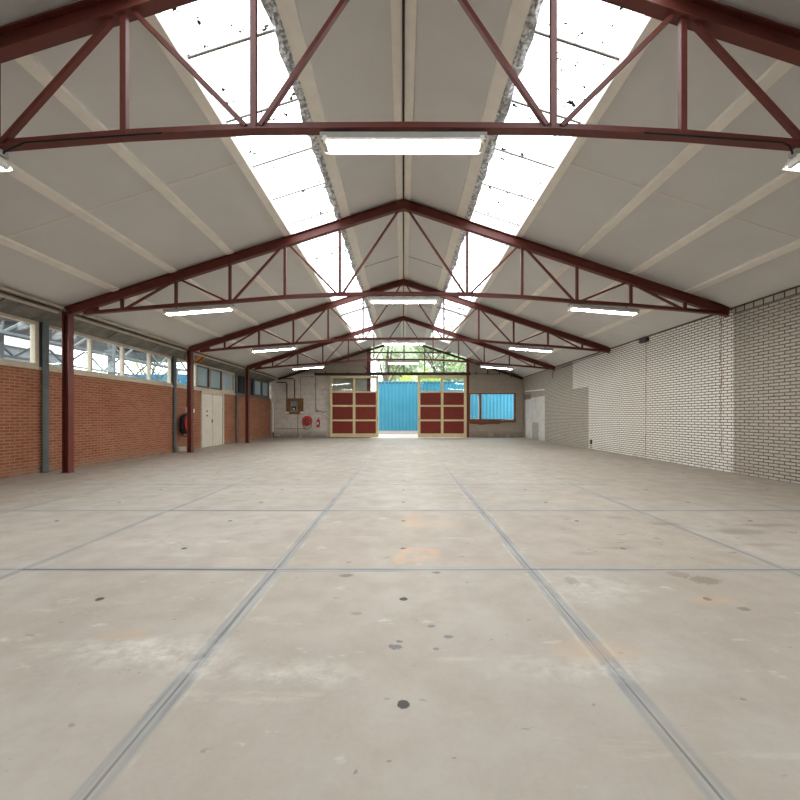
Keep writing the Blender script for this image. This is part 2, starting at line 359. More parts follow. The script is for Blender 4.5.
# ------------------------------------------------------------------ geometry helpers
class MB:
    """collects shapes in world coordinates; build() links them as one mesh object"""
    def __init__(s): s.v = []; s.f = []; s.sm = []
    def add(s, vs, fs, smooth=False):
        o = len(s.v); s.v += [Vector(v) for v in vs]
        s.f += [[i+o for i in f] for f in fs]; s.sm += [smooth]*len(fs); return s
    def box(s, x0, x1, y0, y1, z0, z1):
        vs = [(x, y, z) for z in (z0, z1) for y in (y0, y1) for x in (x0, x1)]
        return s.add(vs, [(0,2,3,1), (4,5,7,6), (0,1,5,4), (2,6,7,3), (0,4,6,2), (1,3,7,5)])
    def prism(s, poly, axis, a, b):
        """poly: 2D points; axis 'y': (x,z) extruded y a..b; axis 'x': (y,z); axis 'z': (x,y)"""
        n = len(poly)
        def P(p, t): return (p[0], t, p[1]) if axis == 'y' else ((t, p[0], p[1]) if axis == 'x' else (p[0], p[1], t))
        vs = [P(p, a) for p in poly] + [P(p, b) for p in poly]
        fs = [tuple(range(n)), tuple(range(2*n-1, n-1, -1))] + [(i, i+n, (i+1) % n + n, (i+1) % n) for i in range(n)]
        return s.add(vs, fs)
    def sweep(s, prof, p0, p1, up=(0,0,1), caps=True):
        """straight extrusion of a closed 2D profile (side, up) from p0 to p1"""
        p0 = Vector(p0); p1 = Vector(p1); d = (p1-p0).normalized(); up = Vector(up)
        side = d.cross(up).normalized(); u = side.cross(d).normalized(); n = len(prof)
        vs = [p0+side*a+u*b for a, b in prof] + [p1+side*a+u*b for a, b in prof]
        fs = [(i, (i+1) % n, (i+1) % n+n, i+n) for i in range(n)]
        if caps: fs += [tuple(range(n-1, -1, -1)), tuple(range(n, 2*n))]
        return s.add(vs, fs)
    def bar(s, p0, p1, w, h, up=(0,0,1)):
        return s.sweep([(-w/2,-h/2), (w/2,-h/2), (w/2,h/2), (-w/2,h/2)], p0, p1, up)
    def tube(s, pts, r, n=8, closed=False):
        pts = [Vector(p) for p in pts]; rings = []; K = len(pts)
        ref = None
        for i, p in enumerate(pts):
            a = pts[i-1] if (i > 0 or closed) else p; c = pts[(i+1) % K] if (i < K-1 or closed) else p
            d = (c-a).normalized()
            if ref is None:
                ref = Vector((0,0,1)) if abs(d.z) < .9 else Vector((1,0,0))
            e1 = d.cross(ref).normalized(); e2 = e1.cross(d).normalized(); ref = e2
            rr = r[i] if isinstance(r, (list, tuple)) else r
            rings.append([p+e1*rr*math.cos(2*math.pi*k/n)+e2*rr*math.sin(2*math.pi*k/n) for k in range(n)])
        vs = [v for R in rings for v in R]; fs = []
        for i in range(K if closed else K-1):
            j = (i+1) % K
            fs += [(i*n+k, i*n+(k+1) % n, j*n+(k+1) % n, j*n+k) for k in range(n)]
        s.add(vs, fs, True)
        if not closed: s.add(rings[0], [tuple(range(n-1, -1, -1))]); s.add(rings[-1], [tuple(range(n))])
        return s
    def lathe(s, prof, c, axis, n=28):
        """prof: (radius, offset along axis)"""
        c = Vector(c); ax = Vector(axis).normalized(); r0 = Vector((0,0,1)) if abs(ax.z) < .9 else Vector((1,0,0))
        e1 = ax.cross(r0).normalized(); e2 = ax.cross(e1)
        vs = [c+ax*o+e1*r*math.cos(2*math.pi*k/n)+e2*r*math.sin(2*math.pi*k/n) for r, o in prof for k in range(n)]
        fs = []
        for i in range(len(prof)-1): fs += [(i*n+k, i*n+(k+1) % n, (i+1)*n+(k+1) % n, (i+1)*n+k) for k in range(n)]
        s.add(vs, fs, True)
        s.add(vs[:n], [tuple(range(n-1, -1, -1))]); s.add(vs[-n:], [tuple(range(n))]); return s
    def build(s, name, mat, parent=None, bevel=0.0):
        off = Vector((0,0,0)); q = parent
        while q is not None: off += q.location; q = q.parent
        org = off
        if parent is None and s.v:                                 # origin at the base centre
            xs = [v.x for v in s.v]; ys = [v.y for v in s.v]; zs = [v.z for v in s.v]
            org = Vector(((min(xs)+max(xs))/2, (min(ys)+max(ys))/2, min(zs)))
        me = bpy.data.meshes.new(name); me.from_pydata([v-org for v in s.v], [], s.f)
        bm = bmesh.new(); bm.from_mesh(me); bmesh.ops.recalc_face_normals(bm, faces=bm.faces); bm.to_mesh(me); bm.free()
        for p, k in zip(me.polygons, s.sm): p.use_smooth = k
        me.materials.append(mat if not isinstance(mat, str) else M[mat])
        o = bpy.data.objects.new(name, me); COL.objects.link(o)
        if parent is None: o.location = org
        else: o.parent = parent
        if bevel:
            b = o.modifiers.new('bevel', 'BEVEL'); b.width = bevel; b.segments = 2; b.limit_method = 'ANGLE'; b.angle_limit = .7
        return o

def tag(o, label=None, cat=None, group=None, kind=None):
    if label: o['label'] = label
    if cat: o['category'] = cat
    if group: o['group'] = group
    if kind: o['kind'] = kind
    return o
def thing(name, loc, label, cat, group=None, kind=None):
    o = bpy.data.objects.new(name, None); COL.objects.link(o); o.location = loc; o.empty_display_size = .1
    return tag(o, label, cat, group, kind)
def copy_tree(o, parent=None):
    c = o.copy(); COL.objects.link(c)
    if parent is not None: c.parent = parent
    for ch in list(o.children): copy_tree(ch, c)
    return c
def box(*a): return MB().box(*a)

# ------------------------------------------------------------------ measures (metres)
XL, XR, YB, YN = -7.9, 7.12, 24.0, -6.0      # side walls, far wall, wall behind the camera
TY = [3.75, 8.83, 13.90, 18.98]              # roof trusses
def ceil_z(x):
    if x <= 0: return 6.0+.321*x
    if x <= 6.3: return 6.0-.327*x
    return 6.0-.327*6.3-(x-6.3)*.44
def chord_top(x): return 5.955-(.319 if x < 0 else .332)*abs(x)

# ------------------------------------------------------------------ the setting
fl = box(XL-.3, XR+.3, YN, YB+.26, -.15, 0).build('floor', 'floor')
tag(fl, 'concrete slab floor with grey steel joints running to the far doors', 'floor', kind='structure')

# ceiling: slabs left open for the two skylights
SK0, SK1, SKY1 = 1.43, 2.45, 21.9
m = MB()
def slab(x0, x1, y0, y1):
    xs = [x0, x1]
    if x0 < 6.3 < x1: xs = [x0, 6.3, x1]
    for a, c in zip(xs[:-1], xs[1:]):
        m.prism([(a, ceil_z(a)), (c, ceil_z(c)), (c, ceil_z(c)+.10), (a, ceil_z(a)+.10)], 'y', y0, y1)
slab(-SK0, 0, YN, YB+.25); slab(0, SK0, YN, YB+.25)
slab(-7.44, -SK1, YN, YB+.25); slab(SK1, XR+.25, YN, YB+.25)
slab(-SK1, -SK0, SKY1, YB+.25); slab(SK0, SK1, SKY1, YB+.25)
ceil = m.build('ceiling', 'ceiling'); tag(ceil, 'grey boarded pitched ceiling under the roof', 'ceiling', kind='structure')
def slope_strip(xc, w, y0, y1, t, mb=None):
    mb = mb or MB(); a, c = xc-w/2, xc+w/2
    if a < 0 < c: a, c = xc-w/2, xc+w/2
    mb.prism([(a, ceil_z(a)-t), (c, ceil_z(c)-t), (c, ceil_z(c)+.005), (a, ceil_z(a)+.005)], 'y', y0, y1); return mb
for xc, w in ((-6.25,.13), (-5.0,.13), (-3.76,.13), (-2.51,.13), (-1.24,.18), (-.085,.13), (.085,.13), (1.24,.18), (2.51,.13), (3.80,.13), (5.0,.13), (6.22,.13)):
    slope_strip(xc, w, YN, YB, .042).build('purlin', 'purlin', ceil, .004)
for y in (6.29, 11.36, 16.44, 21.5):                      # seams between the boards
    for a, c in ((-7.4, -SK1-.1), (SK1+.1, XR)):
        mb = MB(); xs = [a, c] if c < 6.3 else [a, 6.3, c]
        for p, q in zip(xs[:-1], xs[1:]):
            mb.prism([(p, ceil_z(p)-.006), (q, ceil_z(q)-.006), (q, ceil_z(q)+.004), (p, ceil_z(p)+.004)], 'y', y-.02, y+.02)
        mb.build('seam_strip', 'pale_seam', ceil)
for y, a, c in ((11.9, -1.3, -.15), (16.3, -1.3, -.15), (11.9, .15, 1.2), (16.3, .15, 1.2)):
    MB().prism([(a, ceil_z(a)-.004), (c, ceil_z(c)-.004), (c, ceil_z(c)+.004), (a, ceil_z(a)+.004)], 'y', y-.012, y+.012).build('dark_seam', 'dark_rebate', ceil)
for s in (-1, 1):                                         # torn foil along the inner edge of each skylight
    mb = MB(); N = 150
    rows = []
    for i in range(N+1):
        y = YN+(SKY1-YN)*i/N
        rows.append([(s*(1.325), y, ceil_z(s*1.325)-.02-random.random()*.012),
                     (s*(1.39+random.uniform(-.01,.01)), y, ceil_z(s*1.39)-.03-random.random()*.03),
                     (s*(1.455+random.uniform(-.025,.03)), y, ceil_z(s*1.45)-.01-random.random()*.02),
                     (s*(1.46+random.uniform(-.02,.02)), y, ceil_z(s*1.45)+.07)])
    vs = [p for r in rows for p in r]; fs = [(i*4+k, i*4+k+1, i*4+k+5, i*4+k+4) for i in range(N) for k in range(3)]
    mb.add(vs, fs).build('foil_edge', 'foil', ceil)

# skylights: sheets, laps and cross ties
for idx, s in enumerate((-1, 1)):
    nm = 'window_%d' % (1+idx)
    t = thing(nm, (s*1.94, 8, 5.3), ('long milky roof skylight on the left slope', 'long milky roof skylight on the right slope, more leaf litter on it')[idx], 'skylight', kind='structure')
    y = YN; k = 0; step = .6
    while y < SKY1:
        y1 = min(y+step, SKY1+.06)
        mb = MB(); n = 14; vs = []
        for i in range(n+1):
            x = s*(SK0-.12+(SK1-SK0+.24)*i/n); zz = ceil_z(x)+.115+(.008 if k % 2 else 0)+.008*math.cos(i*math.pi)
            vs += [(x, y-.06, zz+.006), (x, y1, zz)]
        fs = [(2*i, 2*i+2, 2*i+3, 2*i+1) for i in range(n)]
        mb.add(vs, fs, True).build('roof_sheet', 'sheet', t)
        a, c = s*SK0, s*SK1
        MB().prism([(a, ceil_z(a)+.085), (c, ceil_z(c)+.085), (c, ceil_z(c)+.10), (a, ceil_z(a)+.10)], 'y', y-.014, y+.014).build('lap_joint', 'grey_pipe', t)
        y += step; step = 1.0; k += 1
    a, c = s*1.3, s*2.5
    MB().bar((a, 15.8, ceil_z(a)-.03), (c, 15.8, ceil_z(c)-.03), .03, .07).build('cross_tie', 'grey_pipe', t)

# walls
m = MB()
m.box(XL-.25, XL, YN, YB, 0, 2.27); m.box(XL-.25, XL, YN, YB, 3.30, 3.75); m.box(XL-.25, XL, YN, 3.9, 2.27, 3.30)
wl = m.build('wall_left', 'red_brick'); tag(wl, 'orange red brick wall on the left below the strip windows', 'wall', kind='structure')
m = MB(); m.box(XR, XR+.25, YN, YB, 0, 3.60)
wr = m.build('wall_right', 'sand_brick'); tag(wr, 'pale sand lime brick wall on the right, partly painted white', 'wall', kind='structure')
ZR = lambda x: ceil_z(x)+.02
m = MB()
m.prism([(XL-.25, 0), (-1.95, 0), (-1.95, ZR(-1.95)), (XL+.45, ZR(-7.44)), (XL-.25, ZR(-7.44))], 'y', YB, YB+.25)
m.prism([(3.74, 0), (3.90, 0), (3.90, ZR(3.90)), (3.74, ZR(3.74))], 'y', YB, YB+.25)
m.prism([(3.90, 2.62), (6.66, 2.62), (6.66, ZR(6.66)), (6.3, ZR(6.3)), (3.90, ZR(3.90))], 'y', YB, YB+.25)
m.box(3.90, 6.66, YB, YB+.25, 0, .98)
m.prism([(6.66, 0), (XR+.25, 0), (XR+.25, ZR(XR)), (6.66, ZR(6.66))], 'y', YB, YB+.25)
wb = m.build('wall_back', 'back_brick'); tag(wb, 'grey brick gable wall at the far end', 'wall', kind='structure')
m = MB(); m.prism([(XL-.25, 0), (XR+.25, 0), (XR+.25, ZR(XR)), (6.3, ZR(6.3)), (0, ZR(0)), (-7.44, ZR(-7.44)), (XL-.25, ZR(-7.44))], 'y', YN-.2, YN)
wf = m.build('wall_front', 'back_brick'); tag(wf, 'plain end wall behind the viewer', 'wall', kind='structure')
# eaves on the left: weathered gutter trough and battens
m = MB(); m.prism([(-7.46, 3.66), (-7.46, 3.50), (-7.62, 3.40), (-7.78, 3.31), (XL, 3.28), (XL, 3.75)], 'y', YN, YB)
g = m.build('trim_1', 'gutter'); tag(g, 'weathered grey gutter trough along the left eaves', 'gutter', kind='structure')
for y in (5.2, 7.6, 10.6, 12.4, 15.9, 17.6, 21.3): MB().prism([(-7.452, 3.505), (-7.62, 3.395), (-7.78, 3.305), (-7.79, 3.295), (-7.63, 3.385), (-7.452, 3.49)], 'y', y, y+.03).build('gutter_joint', 'dark_rebate', g)
segs = [(YN, TY[0]-.09), (TY[0]+.09, TY[1]-.1), (TY[1]+.1, TY[2]-.1), (TY[2]+.1, TY[3]-.1), (TY[3]+.1, YB)]
t = thing('trim_2', (-7.4, 9, 3.5), 'cream eaves battens along the top of the left gutter', 'trim', kind='structure')
for a, c in segs:
    box(-7.40, -7.34, a, c, 3.555, 3.60).build('batten', 'cream_wood', t)
    box(-7.50, -7.44, a, c, 3.455, 3.495).build('batten', 'cream_wood', t)
    MB().tube([(-7.43, a, 3.535), (-7.43, c, 3.535)], .016).build('eaves_pipe', 'dark_pipe', t)
# dark line between right wall and ceiling
m = MB().box(XR-.012, XR+.01, YN, YB, 3.555, 3.615)
tag(m.build('trim_3', 'dark_rebate'), 'dark gap strip along the top of the right brick wall', 'trim', kind='structure')
# white strip over the whitewashed infill on the right wall
m = MB().bar((XR-.006, 20.4, 2.60), (XR-.006, 23.6, 2.72), .03, .07)
tag(m.build('trim_4', 'white_plastic'), 'whitewashed lintel line on the right wall near the far corner', 'trim', kind='structure')

# windows in the left wall
WZ0, WZ1 = 2.30, 3.28
def strip_window(nm, y0, y1, cuts, panes, label, frame='cream_wood', thick=.055, kinds=None):
    t = thing(nm, (XL, (y0+y1)/2, WZ0), label, 'window', kind='structure')
    f = MB(); X0, X1 = XL-.12, XL-.005
    f.box(X0, X1, y0, y1, WZ0, WZ0+.075); f.box(X0, X1, y0, y1, WZ1-.07, WZ1)
    for c in cuts: f.box(X0, X1, c-thick/2, c+thick/2, WZ0+.075, WZ1-.07)
    f.build('window_frame', frame, t, .006)
    box(XL-.10, XL+.035, y0-.03, y1+.03, 2.235, WZ0).build('window_sill', frame, t, .006)
    for (a, c, kind) in panes:
        if kind == 'clear': box(XL-.07, XL-.062, a, c, WZ0+.075, WZ1-.07).build('pane', 'glass', t)
        elif kind == 'dark': box(XL-.07, XL-.062, a, c, WZ0+.075, WZ1-.07).build('pane', 'dim_glass', t)
        else:
            q = .05
            s = MB(); xs0, xs1 = XL-.13, XL-.015
            s.box(xs0, xs1, a, c, WZ0+.06, WZ0+.06+q*1.6); s.box(xs0, xs1, a, c, WZ1-.06-q, WZ1-.06)
            s.box(xs0, xs1, a, a+q, WZ0+.06, WZ1-.06); s.box(xs0, xs1, c-q, c, WZ0+.06, WZ1-.06)
            sa = s.build('sash', 'cream_wood' if kind == 'frosted_cream' else 'grey_sash', t)
            box(XL-.085, XL-.075, a+q, c-q, WZ0+.06+q*1.6, WZ1-.06-q).build('pane', 'frosted', sa)
    return t
strip_window('window_3', 3.9, 8.77, (3.95, 5.15, 6.33, 7.5, 8.72), [(4.0, 5.1, 'clear'), (5.2, 6.28, 'clear'), (6.38, 7.45, 'clear'), (7.55, 8.67, 'clear')],
             'cream framed strip window at the left edge, before the first grey post', thick=.1)
strip_window('window_4', 8.97, 13.80, (9.0, 10.25, 11.43, 12.63, 13.74), [(9.03, 10.22, 'clear'), (10.28, 11.4, 'clear'), (11.46, 12.6, 'clear'), (12.66, 13.71, 'clear')],
             'cream framed strip window showing steel canopy trusses, between the first two red columns', thick=.042)
strip_window('window_5', 14.0, 18.97, (14.03, 15.42, 16.52, 17.66, 18.93), [(14.08, 15.38, 'clear'), (15.46, 16.48, 'frosted'), (16.56, 17.62, 'frosted'), (17.70, 18.88, 'frosted_cream')],
             'strip window with pale blue frosted panes above the white double door')
strip_window('window_6', 19.13, 23.85, (19.16, 20.3, 21.45, 22.62, 23.8), [(19.2, 20.26, 'dark'), (20.34, 21.41, 'dark'), (21.49, 22.58, 'frosted'), (22.66, 23.76, 'frosted')],
             'strip window nearest the far corner of the brick wall', frame='grey_sash')

# white double door in the left wall
t = thing('door_1', (XL, 16.7, 0), 'off white double door in the red brick wall', 'door', kind='structure')
f = MB(); f.box(XL-.05, XL+.05, 15.70, 15.78, 0, 2.235); f.box(XL-.05, XL+.05, 17.56, 17.70, 0, 2.235); f.box(XL-.05, XL+.05, 15.70, 17.70, 2.15, 2.235)
f.build('door_frame', 'cream_wood', t, .005)
lf = box(XL-.02, XL+.03, 15.79, 16.66, .012, 2.14).build('door_leaf', 'white_door', t, .006)
rf = box(XL-.02, XL+.03, 16.68, 17.55, .012, 2.14).build('door_leaf', 'white_door', t, .006)
for z in (1.42, 1.24): box(XL+.03, XL+.036, 16.14, 16.24, z, z+.06).build('door_plate', 'black', lf)
MB().box(XL+.03, XL+.045, 16.58, 16.63, .98, 1.12).tube([(XL+.04, 16.6, 1.06), (XL+.085, 16.6, 1.06), (XL+.085, 16.5, 1.06)], .009).build('door_handle', 'dark_pipe', lf)

# gable glazing above the sliding doors
t = thing('window_7', (.9, YB, 3.85), 'glazed gable with dark bars above the sliding doors', 'window', kind='structure')
GX0, GX1 = -1.93, 3.72
def gz(x): return chord_top(x)-.22
f = MB(); Y0, Y1 = YB+.02, YB+.10
for x in (-.92, .03, 1.26, 2.40): f.box(x-.035, x+.035, Y0, Y1, 3.84, gz(x)+.02)
f.box(GX0, GX1-.9, Y0, Y1, 5.02, 5.10)
f.box(GX0, GX1, Y0, Y1, 3.80, 3.88)
f.build('window_frame', 'grey_sash', t)
xs = [GX0, -.92, .03, 1.26, 2.40, GX1]
for a, c in zip(xs[:-1], xs[1:]):
    poly = [(a+.02, 3.86), (c-.02, 3.86), (c-.02, gz(c)+.05)] + ([(0, gz(0)+.05)] if a < 0 < c else []) + [(a+.02, gz(a)+.05)]
    MB().prism(poly, 'y', YB+.055, YB+.062).build('pane', 'glass', t)
# dark rafters along the gable
for idx, (a, c) in enumerate(((-7.42, 0), (0, 7.05))):
    mb = MB()
    prof = lambda x: chord_top(x)
    mb.prism([(a, prof(a)-.06), (c, prof(c)-.06), (c, prof(c)-.19), (a, prof(a)-.19)], 'y', YB-.10, YB-.005)
    tag(mb.build('trim_%d' % (5+idx), 'dark_steel'), ('dark steel gable rafter rising from the left corner', 'dark steel gable rafter falling to the right corner')[idx], 'rafter', kind='structure')
# red steel jambs of the big opening
for idx, (a, c, top, lb) in enumerate(((-2.17, -1.95, gz(-2)+.05, 'red steel jamb left of the wide opening, seen through door glass'), (3.74, 3.90, gz(3.8)+.05, 'red steel jamb right of the wide opening'))):
    tag(box(a, c, YB-.035, YB+.18, 0, top).build('trim_%d' % (7+idx), 'red_steel'), lb, 'jamb', kind='structure')
# far right window
t = thing('window_8', (5.3, YB, 1.0), 'red brown framed window in the far wall right of the doors', 'window', kind='structure')
f = MB(); Y0, Y1 = YB-.03, YB+.12
f.box(3.90, 6.66, Y0, Y1, 2.57, 2.63); f.box(3.90, 6.66, Y0, Y1, .98, 1.09); f.box(3.90, 3.96, Y0, Y1, 1.09, 2.57); f.box(6.57, 6.66, Y0, Y1, 1.09, 2.57); f.box(4.50, 4.63, Y0, Y1, 1.09, 2.57)
f.build('window_frame', 'rust_frame', t, .006)
s = MB(); s.box(3.96, 4.50, Y0+.03, Y1-.03, 1.09, 1.12); s.box(3.96, 4.50, Y0+.03, Y1-.03, 2.54, 2.57); s.box(3.96, 3.99, Y0+.03, Y1-.03, 1.12, 2.54); s.box(4.47, 4.50, Y0+.03, Y1-.03, 1.12, 2.54)
s.build('sash', 'white_plastic', t, .004)
box(3.99, 4.47, YB+.04, YB+.046, 1.12, 2.54).build('pane', 'glass', t); box(4.63, 6.57, YB+.04, YB+.046, 1.09, 2.57).build('pane', 'glass', t)
box(3.86, 6.66, YB-.13, YB+.03, .90, .98).build('window_sill', 'rust_frame', t, .006)
mb = MB(); mb.prism([(3.92, .90), (3.92, .82), (4.4, .79), (4.55, .74), (5.0, .80), (5.7, .80), (5.75, .86), (6.1, .90)], 'y', YB-.03, YB-.004); mb.build('apron_board', 'rust_frame', t)
o = MB(); vs = []
for i in range(7):
    u = i/6; vs += [(5.78+.72*u, YB-.125, .99+.06*abs(math.sin(2.3*u+.3))), (5.84+.72*u, YB-.035, 1.02+.05*abs(math.sin(2.6*u)))]
o.add(vs, [(2*i, 2*i+2, 2*i+3, 2*i+1) for i in range(6)], True)
o = o.build('crumpled_paper', 'white_plastic'); sm = o.modifiers.new('thick', 'SOLIDIFY'); sm.thickness = .012
tag(o, 'crumpled white paper lying on the sill of the far right window', 'paper')
tag(box(XL+.01, XL+.16, 13.97, 14.42, 0, .17).build('concrete_block', 'plinth', None, .01), 'pale concrete block on the floor against brick behind second red column', 'block')

# ------------------------------------------------------------------ roof trusses
def i_prof(w, h, tf, tw):
    return [(-w/2,-h/2), (w/2,-h/2), (w/2,-h/2+tf), (tw/2,-h/2+tf), (tw/2,h/2-tf), (w/2,h/2-tf), (w/2,h/2), (-w/2,h/2), (-w/2,h/2-tf), (-tw/2,h/2-tf), (-tw/2,-h/2+tf), (-w/2,-h/2+tf)]
BN = [(0, 3.885), (1.39, 3.875), (2.59, 3.815), (3.79, 3.715), (4.97, 3.635), (6.15, 3.535), (7.0, 3.45)]
def bot_z(x):
    a = abs(x)
    for (x0, z0), (x1, z1) in zip(BN[:-1], BN[1:]):
        if a <= x1: return z0+(z1-z0)*(a-x0)/(x1-x0)
    return BN[-1][1]
TL, TR = -7.36, 7.115
def make_truss():
    t = thing('roof_truss', (0, 0, 3.4), '', 'truss', 'red roof trusses')
    H = .19
    for s, xe in ((-1, TL), (1, TR)):
        p0 = Vector((0, 0, chord_top(0)-H/2)); p1 = Vector((xe, 0, chord_top(xe)-H/2))
        MB().sweep(i_prof(.12, H, .016, .012), p0, p1).build('top_chord', 'red_steel', t)
    mb = MB(); pts = [(-x, z) for x, z in BN[::-1]] + BN[1:]
    for (x0, z0), (x1, z1) in zip(pts[:-1], pts[1:]):
        mb.bar((x0, 0, z0+.035), (x1, 0, z1+.035), .012, .07); mb.bar((x0-.002, 0, z0-.005), (x1+.002, 0, z1-.005), .10, .014)
    mb.build('bottom_chord', 'red_steel', t)
    lw = .055
    for s in (-1, 1):
        for x in (1.39, 2.59, 3.79, 4.97, 6.15):
            X = s*x
            MB().box(X-lw/2, X+lw/2, -.025, .025, bot_z(x)+.01, chord_top(X)-H+.02).build('vertical_strut', 'red_steel', t)
        def dg(xa, xb):
            za = chord_top(s*xa)-H+.01; zb = bot_z(xb)+.04
            MB().bar((s*xa, 0, za), (s*xb, 0, zb), .04, .05, (0, 1, 0)).build('diagonal_strut', 'red_steel', t)
        dg(.10, 1.33); dg(2.50, 1.46); dg(2.68, 3.72); dg(4.88, 3.87); dg(5.06, 6.08)
        e = s*6.98
        MB().prism([(e-s*.35, bot_z(6.7)+.0), (e+s*.1, chord_top(e)-.17), (e-s*.3, chord_top(e-s*.3)-.17)], 'y', -.012, .012).build('end_plate', 'red_steel', t)
    MB().prism([(-.16, chord_top(.16)-.02), (0, chord_top(0)-.01), (.16, chord_top(.16)-.02), (.16, chord_top(.16)-H-.01), (0, chord_top(0)-H-.02), (-.16, chord_top(.16)-H-.01)], 'y', -.065, .065).build('ridge_plate', 'red_steel', t)
    return t
tl = ['nearest red steel roof truss, overhead with its lower chord along the top of view', 'red steel roof truss second from the viewer, on the tallest red column in view',
      'red steel roof truss third from the viewer, meeting column beside the hose reel', 'farthest red steel roof truss, directly before the glazed gable']
tr = make_truss()
for i, y in enumerate(TY):
    o = tr if i == 0 else copy_tree(tr)
    o.location.y = y; o['label'] = tl[i]
# columns on the left
def make_column():
    t = thing('steel_column', (-7.335, 0, 0), '', 'column', 'red columns along the brick wall')
    w, h = .15, .14
    vs = [(-7.335+b, a) for a, b in i_prof(w, h, .014, .010)]
    MB().prism(vs, 'z', .015, chord_top(-7.335)-.10).build('column_shaft', 'red_steel', t)
    box(-7.42, -7.25, -.085, .085, 0, .015).build('base_plate', 'red_steel', t)
    for dx in (-.04, .04):
        for dy in (-.055, .055): MB().lathe([(.010, 0), (.010, .018)], (-7.335+dx, dy, .015), (0,0,1), 6).build('bolt', 'dark_steel', t)
    return t
cl = ['red steel column outside the left edge under the nearest truss', 'tall red steel column nearest on the left, beside first grey post', 'red steel column in front of the black hose reel', 'red steel column past the white double door, nearest the far wall']
c0 = make_column()
for i, y in enumerate(TY):
    o = c0 if i == 0 else copy_tree(c0); o.location.y = y; o['label'] = cl[i]
# grey posts in the brick wall
def make_post(y):
    t = thing('wall_post', (XL, y, 0), '', 'post', 'grey posts in the brick wall')
    vs = [(XL+.0+b, y+a) for a, b in i_prof(.16, .10, .012, .012)]
    MB().prism(vs, 'z', .012, 3.30).build('post_shaft', 'grey_steel', t); box(XL, XL+.09, y-.09, y+.09, 0, .012).build('base_plate', 'grey_steel', t)
    return t
p0 = make_post(8.87)
pl = ['grey steel post in brick wall, left of the tallest red column', 'grey steel post in brick wall just before the black hose reel', 'grey steel post in brick wall right of the white double door']
for i, y in enumerate((8.87, 13.9, 19.05)):
    o = p0 if i == 0 else copy_tree(p0); o.location.y = y; o['label'] = pl[i]

# ------------------------------------------------------------------ fluorescent lamps
LH = .77
def make_lamp():
    t = thing('fluorescent_lamp', (0, 0, 0), '', 'lamp', 'lit fluorescent lamps under the trusses')
    box(-LH, LH, -.04, .04, -.055, 0).build('lamp_housing', 'lamp_grey', t, .006)
    for s in (-1, 1):                                      # sloping white reflector wings
        MB().prism([(s*.035, -.052), (s*.105, -.112), (s*.103, -.118), (s*.033, -.058)], 'x', -LH+.02, LH-.02).build('reflector_wing', 'white_enamel', t)
        MB().tube([(-LH+.05, s*.042, -.105), (LH-.05, s*.042, -.105)], .019, 10).build('tube', 'tube', t)
    for e in (-1, 1):
        MB().box(e*(LH-.05)-.02, e*(LH-.05)+.02, -.065, .065, -.13, -.05).build('lamp_holder', 'white_plastic', t, .006)
    for e in (-1, 1): box(e*.5-.012, e*.5+.012, -.012, .012, 0, .03).build('hanger', 'dark_pipe', t)
    return t
names = [['lit tube lamp at the upper left picture edge under nearest truss', 'large lit tube lamp at top centre under the nearest truss', 'lit tube lamp at the upper right picture edge under nearest truss'],
         ['lit tube lamp left of the ridge under the second truss, above first strip windows', 'lit tube lamp below the ridge at centre of the second truss', 'lit tube lamp right of the ridge under second truss, by white brick'],
         ['lit tube lamp left of the ridge under the third truss', 'lit tube lamp below the ridge at centre of the third truss, by gable glass', 'lit tube lamp right of the ridge under the third truss'],
         ['small lit tube lamp left of the ridge under the farthest truss', 'small lit tube lamp at centre of the farthest truss, just above door rail', 'small lit tube lamp right of the ridge under farthest truss, above far right window']]
l0 = make_lamp()
for i, y in enumerate(TY):
    for j, x in enumerate((-4.47, 0, 4.37)):
        o = l0 if (i, j) == (0, 0) else copy_tree(l0)
        o.location = (x, y, bot_z(x)-.045); o.rotation_euler = (0, 0, 0)
        if j != 1: o.rotation_euler = (0, (-1 if x < 0 else 1)*math.atan(.079), 0)
        o['label'] = names[i][j]
# supply cable along the ridge
tag(MB().tube([(0, YN, 5.93), (0, TY[0], 5.94), (0, TY[1], 5.945), (0, YB-.2, 5.94)], .014).build('ridge_conduit', 'dark_pipe'), 'thin dark conduit running along the roof ridge', 'conduit')
# cables on the nearest truss chord to its outer lamps
for s, xe, lb in ((1, 3.58, 'dark cable sagging from nearest truss to the upper right lamp'), (-1, 3.68, 'dark cable sagging from nearest truss to the upper left lamp')):
    pts = [(s*2.2, TY[0]-.06, bot_z(2.2)-.02), (s*3.45, TY[0]-.065, bot_z(3.45)-.02), (s*3.52, TY[0]-.065, bot_z(3.52)-.045), (s*(xe-.02), TY[0]-.05, bot_z(3.60)-.088), (s*xe, TY[0]-.03, bot_z(3.66)-.085)]
    mb = MB().tube(pts, .009, 6); c = mb.build('lamp_cable', 'black_rubber'); tag(c, lb, 'cable', 'lamp cables')

